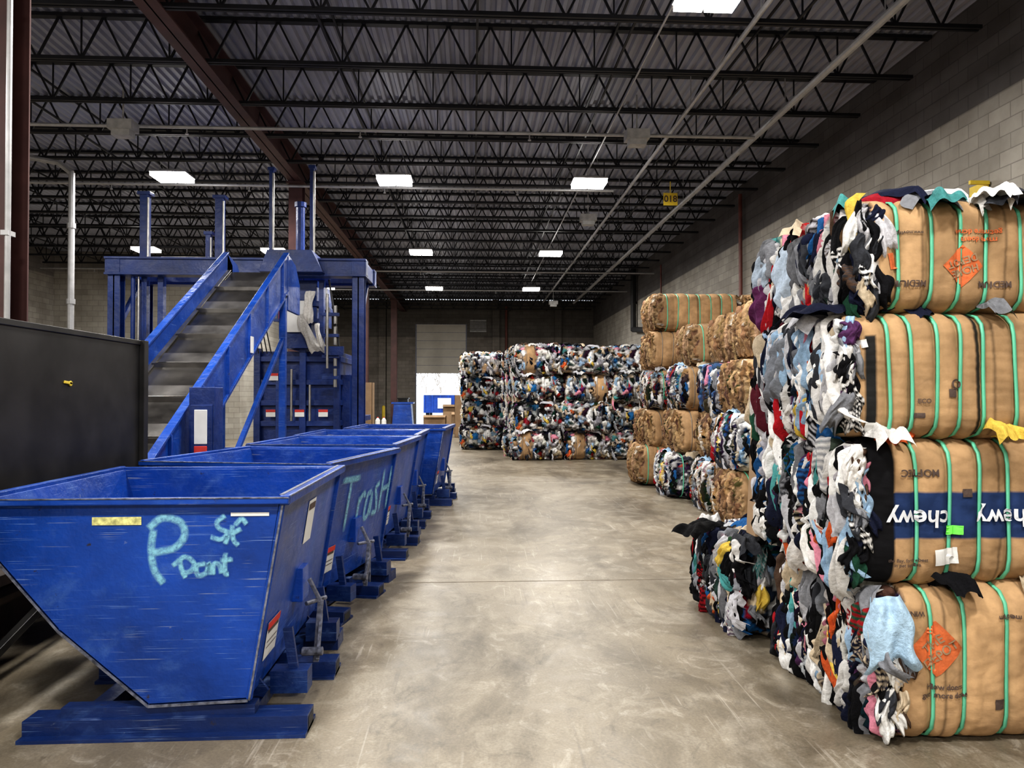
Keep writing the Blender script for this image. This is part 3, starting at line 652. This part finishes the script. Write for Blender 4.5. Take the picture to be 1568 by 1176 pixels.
def side_items(Lx, Wy, Hz, n, seed, xf=.12, nfront=16, top=0, lsc=1.0):
    r = random.Random(seed); it = []
    for _ in range(n):
        big = r.random() < .25
        it.append(((-Lx / 2 - r.uniform(0, .04), r.uniform(-Wy / 2 * .93, Wy / 2 * .93), r.uniform(-Hz / 2 * .5, Hz / 2 * .98)), (-1, 0, 0), (0, r.gauss(0, .25), -1), r.uniform(.15, .38) * lsc, (r.uniform(.12, .2) if big else r.uniform(.05, .11)) * lsc))
    for _ in range(nfront):
        it.append(((-Lx / 2 + r.uniform(-.01, xf), -Wy / 2 + .005, r.uniform(-Hz / 2 * .5, Hz / 2 * .9)), (-.4, -.9, 0), (r.gauss(0, .2), 0, -1), r.uniform(.12, .26), r.uniform(.05, .09)))
    for _ in range(top):
        a = r.uniform(0, 6.28); it.append(((r.uniform(-Lx / 2, Lx / 2), r.uniform(-Wy / 2, Wy / 2 * .5), Hz / 2 + r.uniform(.0, .05)), (0, 0, 1), (math.cos(a), math.sin(a), 0), r.uniform(.15, .4), r.uniform(.10, .22)))
    return it

def project(txtobj, target, out):
    bpy.context.view_layer.update(); dg = bpy.context.evaluated_depsgraph_get()
    me = bpy.data.meshes.new_from_object(txtobj.evaluated_get(dg)); mw = txtobj.matrix_world.copy(); bpy.data.objects.remove(txtobj)
    bm = bmesh.new(); bm.from_mesh(me); bmesh.ops.transform(bm, matrix=mw, verts=bm.verts)
    for _ in range(4):
        es = [e for e in bm.edges if e.calc_length() > .02]
        if not es: break
        bmesh.ops.subdivide_edges(bm, edges=es, cuts=1); bmesh.ops.triangulate(bm, faces=bm.faces)
    bv = BV[target.name]
    inv = target.matrix_world.inverted()
    for v in bm.verts:
        h = bv.ray_cast(Vector((v.co.x, v.co.y - 1, v.co.z)), Vector((0, 1, 0)))
        if h[0]: v.co = h[0] + Vector((0, -out, 0))
        v.co = inv @ v.co
    bm.to_mesh(me); bm.free(); return place(me, 'printed_lettering', None, target)
def printpanel(target, x, z, w, h, mat, rot=0, out=.004):
    me = bpy.data.meshes.new('print'); me.from_pydata([(-w / 2, -h / 2, 0), (w / 2, -h / 2, 0), (w / 2, h / 2, 0), (-w / 2, h / 2, 0)], [], [(0, 1, 2, 3)]); me.materials.append(M[mat])
    o = bpy.data.objects.new('print', me); COL.objects.link(o)
    o.matrix_world = Matrix.Translation((x, 3, z)) @ RX @ Matrix.Rotation(rot, 4, 'Z'); return project(o, target, out)
def printtext(target, txt, x, z, size, mat, rot=0, out=.007):
    o = flat_text(txt, size, mat, 't', None, Matrix.Translation((x, 3, z)) @ RX @ Matrix.Rotation(rot, 4, 'Z')); return project(o, target, out)

LX = 1.75; WY = 1.2
def cardfn(x0):
    def f(P, p, nr, jag): return (P[:, 1] < -WY / 2 * .80 + .02) & (P[:, 0] > x0 + jag * .02)
    return f
def band(P, base):
    m_ = (P[:, 2] > -.12) & (P[:, 2] < .10); b_ = np.where(m_[:, None], np.array(srgb(40, 60, 102))[None], base)
    bl = (P[:, 0] < -LX / 2 + .20); return np.where(bl[:, None], np.array([.006, .006, .008])[None], b_)
def tape(P, base):
    bl = (np.abs(P[:, 0] + LX / 2 - .12) < .02) & (P[:, 2] < .2); b_ = np.where(bl[:, None], np.array([.02, .02, .02])[None], base)
    b2 = (np.abs(P[:, 0] + LX / 2 - .64) < .014); return np.where(b2[:, None], np.array([.03, .025, .02])[None], b_)
h = LX / 2
specs = [(1.98, .0, .74, dict(card=cardfn(-h + .12), straps=[-h + x for x in (.24, .40, .62, .82, 1.05, 1.3, 1.5)])),
         (1.86, .75, 1.47, dict(card=cardfn(-h + .07), straps=[-h + x for x in (.30, .47, .63, .78, 1.0, 1.2, 1.45)], prints=band)),
         (1.84, 1.48, 2.10, dict(card=cardfn(-h + .04), straps=[-h + x for x in (.20, .31, .44, .56, .68, .84, 1.1, 1.35)], prints=tape)),
         (1.90, 2.11, 2.66, dict(card=cardfn(-h + .10), straps=[-h + x for x in (.18, .35, .50, .64, .82, 1.1, 1.4)]))]
FS = []; BV = {}
for i, (x, z0, z1, kw) in enumerate(specs):
    hz = z1 - z0 + .0
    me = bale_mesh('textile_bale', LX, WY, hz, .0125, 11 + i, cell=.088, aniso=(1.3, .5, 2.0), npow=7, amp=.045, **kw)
    o = place(me, 'textile_bale', (x + h, 3.50 + WY / 2 + (0, .04, .02, .05)[i], (z0 + z1) / 2 + .01), None, 0, (0, (.0, .006, -.008, .01)[i], (.0, .01, -.01, .015)[i])); FS.append(o)
    bpy.context.view_layer.update(); BV[o.name] = BVHTree.FromPolygons([o.matrix_world @ v.co for v in me.vertices], [tuple(q.vertices) for q in me.polygons])
    place(strips_mesh(side_items(LX, WY, hz, 105, 100 + i, (.12, .05, .03, .10)[i], 18, 50 if i == 3 else 14), 200 + i), 'loose_garments', None, o)
B0, B1, B2, B3 = FS
def hang(parent, its, col, seed): place(strips_mesh(its, seed, pal=[(srgb(*col), 1)], ns=31, nt_=34), 'loose_garments', None, parent)
hang(B0, [((-h + .02, -.63, .30), (-.3, -1, .1), (.15, 0, -1), .34, .24)], (175, 203, 226), 3)
hang(B2, [((-h - .05, .1, .22), (-1, 0, .1), (0, .1, -1), .42, .2)], (120, 124, 132), 4)
hang(B3, [((-h - .05, .15, .15), (-1, 0, .1), (0, .05, -1), .36, .24), ((-h - .03, .45, .2), (-1, 0, .1), (0, .1, -1), .30, .22)], (190, 205, 222), 6)
hang(B3, [((-h - .05, .45, -.02), (-1, 0, .1), (0, .05, -1), .28, .18)], (95, 45, 85), 8)
hang(B3, [((-h + .05, -.4, .28), (-.3, -.3, .9), (1, -.2, 0), .35, .2), ((.0, -.4, .29), (0, -.3, 1), (1, -.2, 0), .4, .2)], (172, 35, 52), 9)
hang(B3, [((-.35, -.4, .29), (0, -.3, 1), (1, -.2, 0), .4, .25)], (165, 175, 190), 12)
pi = math.pi
printpanel(B0, 2.24, .47, .19, .19, 'orange', pi / 4); printtext(B0, 'THE\nDEPOT', 2.24, .47, .06, 'cardb', pi * .2)
printtext(B0, 'How doers\nget more done', 2.28, .27, .038, 'ink'); printtext(B0, 'WIND', 2.14, .64, .035, 'ink', pi); printtext(B0, 'medium', 2.6, .62, .035, 'ink', pi); printpanel(B0, 2.55, .2, .05, .05, 'ink')
printtext(B1, 'chewy', 2.17, 1.10, .12, 'whitep', pi, .012); printtext(B1, 'chewy', 2.62, 1.10, .12, 'whitep', pi, .012); printtext(B1, 'MOPTEC', 2.18, 1.32, .05, 'ink', pi)
printpanel(B1, 2.35, 1.04, .08, .045, 'lime', 0, .016); printpanel(B1, 2.31, .91, .12, .08, 'white', .1, .014); printtext(B1, 'the Bay, for the best\nin pet supplies', 2.12, .88, .024, 'ink'); printpanel(B1, 2.42, 1.22, .05, .04, 'ink', .0, .005)
printtext(B2, 'O', 2.36, 1.75, .07, 'ink'); printpanel(B2, 1.9, 1.95, .05, .04, 'white', .2, .008); printpanel(B2, 1.95, 1.54, .06, .05, 'white', 0, .008); printpanel(B2, 2.34, 1.71, .04, .04, 'ink', 0, .005); printpanel(B2, 2.18, 1.60, .05, .025, 'ink'); printtext(B2, 'ECO', 2.2, 1.67, .03, 'ink')
printpanel(B3, 2.42, 2.34, .15, .15, 'orange', pi / 4); printtext(B3, 'HOME\nDEPOT', 2.42, 2.34, .05, 'cardb', pi * 1.1)
printtext(B3, 'more doers\nget more done', 2.5, 2.49, .038, 'orange', pi); printpanel(B3, 2.06, 2.36, .035, .08, 'orange', .2); printtext(B3, 'MEDIUM', 2.14, 2.25, .045, 'ink', pi); printtext(B3, 'MEDIUM', 2.58, 2.25, .045, 'ink', pi)
printtext(B3, 'www.movingboxes', 2.12, 2.5, .024, 'ink', pi)

me = bale_mesh('textile_bale', 1.6, 1.0, .68, .016, 31, straps=[-.4, 0, .4], cell=.088, aniso=(1.3, .5, 2.0)); LB = place(me, 'textile_bale', (1.84 + .8, 5.48, .35))
place(strips_mesh(side_items(1.6, 1.0, .68, 80, 131, .3, 10, 40), 231), 'loose_garments', None, LB)
mb = MB(); mb.box((-.01, -.08, .0), (.01, .08, .85), 0, Matrix.Rotation(.05, 3, 'Y')); mb.box((.02, -.08, .0), (.03, .04, .6), 0, Matrix.Rotation(.12, 3, 'Y'))
mb.obj('cardboard_sheet', ['cardb'], None, (1.90, 4.90, .76))

# mid stacks
def cmask(f0=.93):
    def f(P, p, nr, jag): return (np.abs(p[:, 0]) < f0 + jag * .04)
    return f
def cmask2(lo, hi):
    def f(P, p, nr, jag): return (p[:, 0] > lo + jag * .06) & (p[:, 0] < hi + jag * .05)
    return f
def mixp(colr, x0, x1):
    def f(P, base):
        m_ = (P[:, 0] > x0) & (P[:, 0] < x1) & (np.abs(P[:, 2]) < .3); return np.where(m_[:, None], np.array(srgb(*colr))[None], base)
    return f
def wht(P, base):
    b_ = np.where((P[:, 0] < .55)[:, None], np.array(srgb(212, 212, 204))[None], base); b_ = np.where(((P[:, 0] < -.3) & (P[:, 0] > -.55))[:, None], np.array(srgb(80, 130, 165))[None], b_)
    return np.where(((np.abs(P[:, 2]) < .08) & (P[:, 0] > -.2) & (P[:, 0] < .3))[:, None], np.array(srgb(30, 45, 40))[None], b_)
st6 = [-.6, -.4, -.2, 0, .2, .4, .6]
MV = []
cfg = [(cmask(.92), None, BR), (cmask(.85), mixp((70, 125, 160), -.1, .25), BR), (cmask2(-.8, .95), None, BR), (cmask(.9), wht, PAL),
       (cmask2(-.75, .6), mixp((200, 190, 175), -.2, .1), PAL + BR), (cmask2(-.3, .95), None, PAL), (cmask(.85), mixp((40, 60, 100), .1, .3), PAL + BR)]
for i, (cf, pr, pl) in enumerate(cfg):
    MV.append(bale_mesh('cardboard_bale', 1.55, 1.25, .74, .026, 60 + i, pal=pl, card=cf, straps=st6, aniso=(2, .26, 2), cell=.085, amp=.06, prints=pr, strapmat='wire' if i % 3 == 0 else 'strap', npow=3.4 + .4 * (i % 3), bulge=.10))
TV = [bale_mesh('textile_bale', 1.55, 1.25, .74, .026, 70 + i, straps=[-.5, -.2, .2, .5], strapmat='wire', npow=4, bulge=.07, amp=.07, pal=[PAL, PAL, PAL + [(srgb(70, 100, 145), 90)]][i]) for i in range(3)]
SV = [strips_mesh(side_items(1.55, 1.25, .74, 30, 300 + i, 1.3, 12, 12, 1.3), 310 + i, ns=9, nt_=10) for i in range(3)]
SS = [strips_mesh(side_items(1.55, 1.25, .74, 26, 305 + i, .3, 4, 8, 1.2), 315 + i, pal=PAL + BR, ns=9, nt_=10) for i in range(2)]
rr = random.Random(3)
def stack(x, y, kinds, jit=.07, h=.72, prof=(-.22, -.12, 0, .08, .14)):
    for k, kd in enumerate(kinds):
        me = MV[int(kd[1])] if kd[0] == 'c' else TV[int(kd[1])]
        sx = rr.uniform(.93, 1.03)
        o = place(me, 'cardboard_bale' if kd[0] == 'c' else 'textile_bale', (x + prof[k] + .775 + rr.uniform(-jit, jit), y + .62 + rr.uniform(-jit / 2, jit / 2), h * (k + .5) + .01), None, 0, (rr.uniform(-.04, .04), rr.uniform(-.035, .035), rr.uniform(-.09, .09)))
        o.scale = (sx, rr.uniform(.94, 1.02), rr.uniform(.95, 1.0))
        if kd[0] == 't': place(rr.choice(SV), 'loose_garments', None, o)
        elif kd in ('c3', 'c4', 'c5', 'c6'): place(rr.choice(SS), 'loose_garments', None, o)
Z5 = (0, 0, 0, 0, 0)
stack(3.42, 8.75, ['c1', 'c3', 'c0', 'c2'])
stack(5.14, 8.75, ['c0', 't1', 'c1', 'c2'], .01, .72, Z5)
stack(3.58, 10.25, ['c4', 'c1', 't2', 'c2'])
stack(5.20, 10.25, ['t0', 'c3', 'c1', 'c0'], .01, .72, Z5)
stack(3.50, 11.8, ['c5', 'c0', 'c6', 'c2'])
stack(5.20, 11.8, ['c2', 'c0', 'c2', 'c0'], .01, .72, Z5)
stack(3.36, 13.5, ['c2', 'c0', 'c4', 'c0', 'c2'])
stack(5.12, 13.5, ['c0', 'c2', 'c0', 'c1', 'c0'], .01, .72, Z5)

FV = [bale_mesh('textile_bale', 1.30, 1.2, .78, .028, 90 + i, pal=FPAL, straps=[-.4, -.13, .13, .4], strapmat='wire', cell=.11, aniso=(1, .8, 1.1), amp=.09, npow=3.2, bulge=.07,
                card=(None if i > 1 else (cmask2(-.7, -.25), cmask2(.1, .7))[i])) for i in range(6)]
SF = [strips_mesh(side_items(1.3, 1.2, .78, 14, 340 + i, 1.3, 26, 8, 1.4), 350 + i, pal=FPAL, ns=8, nt_=9) for i in range(3)]
def fstack(x, y, n, h=.745):
    for k in range(n):
        o = place(FV[rr.randrange(6)], 'textile_bale', (x + .62 + rr.uniform(-.06, .06), y + .6 + rr.uniform(-.12, .12), h * (k + .5) + .01), None, 0, (rr.uniform(-.06, .06), rr.uniform(-.06, .06), rr.uniform(-.14, .14)))
        o.scale = (rr.uniform(.92, 1.02), 1, rr.uniform(.92, 1.04)); place(rr.choice(SF), 'loose_garments', None, o)
for c_ in range(4): fstack(1.08 + c_ * 1.28, 19.1, 4)
for r_ in (1, 2): fstack(1.0, 19.1 + r_ * 1.29, 4)
fstack(-.28, 22.9, 4); fstack(-.32, 24.2, 4); fstack(-.3, 25.5, 4)
fstack(2.3, 20.4, 4); fstack(3.6, 20.4, 4)
place(strips_mesh([((-3.25, 14.15, 3.15), (0, -1, 0), (.1, 0, -1), .75, .22), ((-3.1, 14.1, 3.6), (0, -1, 0), (0, 0, -1), .6, .18), ((-2.95, 14.1, 3.0), (0, -1, 0), (.1, 0, -1), .5, .12)], 5, pal=[(srgb(215, 212, 208), 1)]), 'hanging_rags', None, BAL)

# ------------------------------------------------------------------ background items near the door
def carton(x, y, w, d, hh, z=0, flaps=True):
    mb = MB(); t = .01
    mb.box((-w / 2, -d / 2, 0), (w / 2, -d / 2 + t, hh)); mb.box((-w / 2, d / 2 - t, 0), (w / 2, d / 2, hh)); mb.box((-w / 2, -d / 2, 0), (-w / 2 + t, d / 2, hh)); mb.box((w / 2 - t, -d / 2, 0), (w / 2, d / 2, hh)); mb.box((-w / 2, -d / 2, 0), (w / 2, d / 2, t))
    if flaps: mb.box((-w / 2, -d / 2 - .2, hh - .01), (w / 2, -d / 2, hh), 0, Matrix.Rotation(.5, 3, 'X')); mb.box((w / 2, -d / 2, hh - .01), (w / 2 + .2, d / 2, hh), 0, Matrix.Rotation(.6, 3, 'Y'))
    mb.obj('cardboard_box', ['cardb'], None, (x, y, z))
carton(-1.75, 34, 1.0, 1.0, .75); carton(-.45, 33, 1.0, 1.0, .9); carton(-.9, 36, 1.1, 1.2, 1.2); carton(-.5, 30, .5, .6, 1.7, 0, False)
carton(-4.9, 12.9, .7, .7, .8); carton(-2.55, 17.9, .3, .4, 2.0, 0, False)
for x in (-5.0, -3.75, -.1):
    mb = MB(); mb.cyl((0, 0, 0), (0, 0, 1.05), .09, 0, 14); mb.cyl((0, 0, 1.05), (0, 0, 1.12), .09, 0, 14, .04); mb.cyl((0, 0, 0), (0, 0, .03), .14, 0, 14); mb.obj('bollard', ['yellow'], None, (x, 41.5, 0))
mb = MB()
for i in range(5): mb.cyl((i * .28, 0, 0), (i * .28, 0, .55), .11, 0, 12); mb.cyl((i * .28, 0, .55), (i * .28, 0, .66), .11, 0, 12, .04); mb.cyl((i * .28, 0, .66), (i * .28, 0, .70), .04, 1, 12)
mb.obj('plastic_jugs', ['white', 'red'], None, (-5.2, 34, 0))
mb = MB(); mb.box((0, 0, 0), (.5, .5, 1.5)); mb.box((-.05, -.05, 1.5), (.55, .55, 1.56)); mb.box((.1, -.02, .9), (.4, 0, 1.3), 1); mb.obj('equipment_cabinet', ['dpipe', 'grey'], None, (-3.9, 38.5, 0))
mb = MB(); mb.prism([(0, .1), (.1, 1.3), (.9, 1.3), (1.0, .1)], 0, .9, 1, 0); mb.cyl((.1, 0, .08), (.1, .9, .08), .08, 1); mb.cyl((.9, 0, .08), (.9, .9, .08), .08, 1); mb.box((-.02, -.04, 1.28), (1.02, .94, 1.36)); mb.obj('blue_bin', ['blue', 'dpipe'], None, (-3.9, 35.6, 0))

# outdoors beyond the door
m, nt, b = newmat('asphalt_yard'); n = noise(nt, 3, 5, coords(nt)); L(nt, ramp(nt, n.outputs[0], [(.3, (.3, .3, .3)), (.7, (.45, .44, .42))]).outputs[0], b.inputs['Base Color']); M['yard'] = m
mb = MB(); mb.box((-30, YF + .3, -.2), (30, 110, -.02)); mb.obj('yard_ground', ['yard'])
M['bark'] = simple('tree_bark', (.32, .27, .22), .9)
def tree(x, y, seed):
    r = random.Random(seed); mb = MB()
    def br(p, d, l, rad, lv):
        q = p + d * l; mb.cyl(p, q, rad, 0, 5, rad * .65)
        if lv == 0: return
        for _ in range(4):
            nd = (d + Vector((r.uniform(-.7, .7), r.uniform(-.7, .7), r.uniform(-.1, .5)))).normalized(); br(p.lerp(q, r.uniform(.5, 1)), nd, l * .68, rad * .55, lv - 1)
    br(Vector((0, 0, 0)), Vector((0, 0, 1)), 2.6, .08, 4); mb.obj('bare_tree', ['bark'], None, (x, y, -.1))
for i in range(7): tree(-9 + i * 1.9, 76 + (i % 3) * 3, i)
mb = MB()
mb.box((-1.2, 0, .5), (1.6, 5, 1.75))
for i in range(6): mb.box((-1.25 + i * .54, -.05, .5), (-1.15 + i * .54, 0, 1.75))
mb.box((-1.25, -.06, 1.7), (1.65, 5.05, 1.82), 1)
for x in (-1.0, 1.4): mb.cyl((x - .12, .6, .3), (x + .12, .6, .3), .32, 2, 14); mb.cyl((x - .12, 4, .3), (x + .12, 4, .3), .32, 2, 14)
mb.box((-.3, -.08, .8), (.6, -.06, 1.5), 1); mb.obj('roll_off_container', ['blue', 'white', 'dpipe'], None, (-2.1, 50, 0))

w = bpy.data.worlds.new('sky'); S.world = w; w.use_nodes = True
bg = w.node_tree.nodes['Background']; bg.inputs[0].default_value = (.82, .90, 1, 1); bg.inputs[1].default_value = 3.5

cam = bpy.data.cameras.new('cam'); co = bpy.data.objects.new('camera', cam); COL.objects.link(co)
cam.sensor_width = 36; cam.lens = 25.94; cam.clip_end = 300
co.location = (0, 0, 1.7); co.rotation_euler = (math.radians(90.86), 0, math.radians(-3.0))
S.camera = co
S.view_settings.view_transform = 'Standard'; S.view_settings.exposure = 0.18
try: S.view_settings.look = 'Medium High Contrast'
except Exception as ex: print('LOOK', ex)
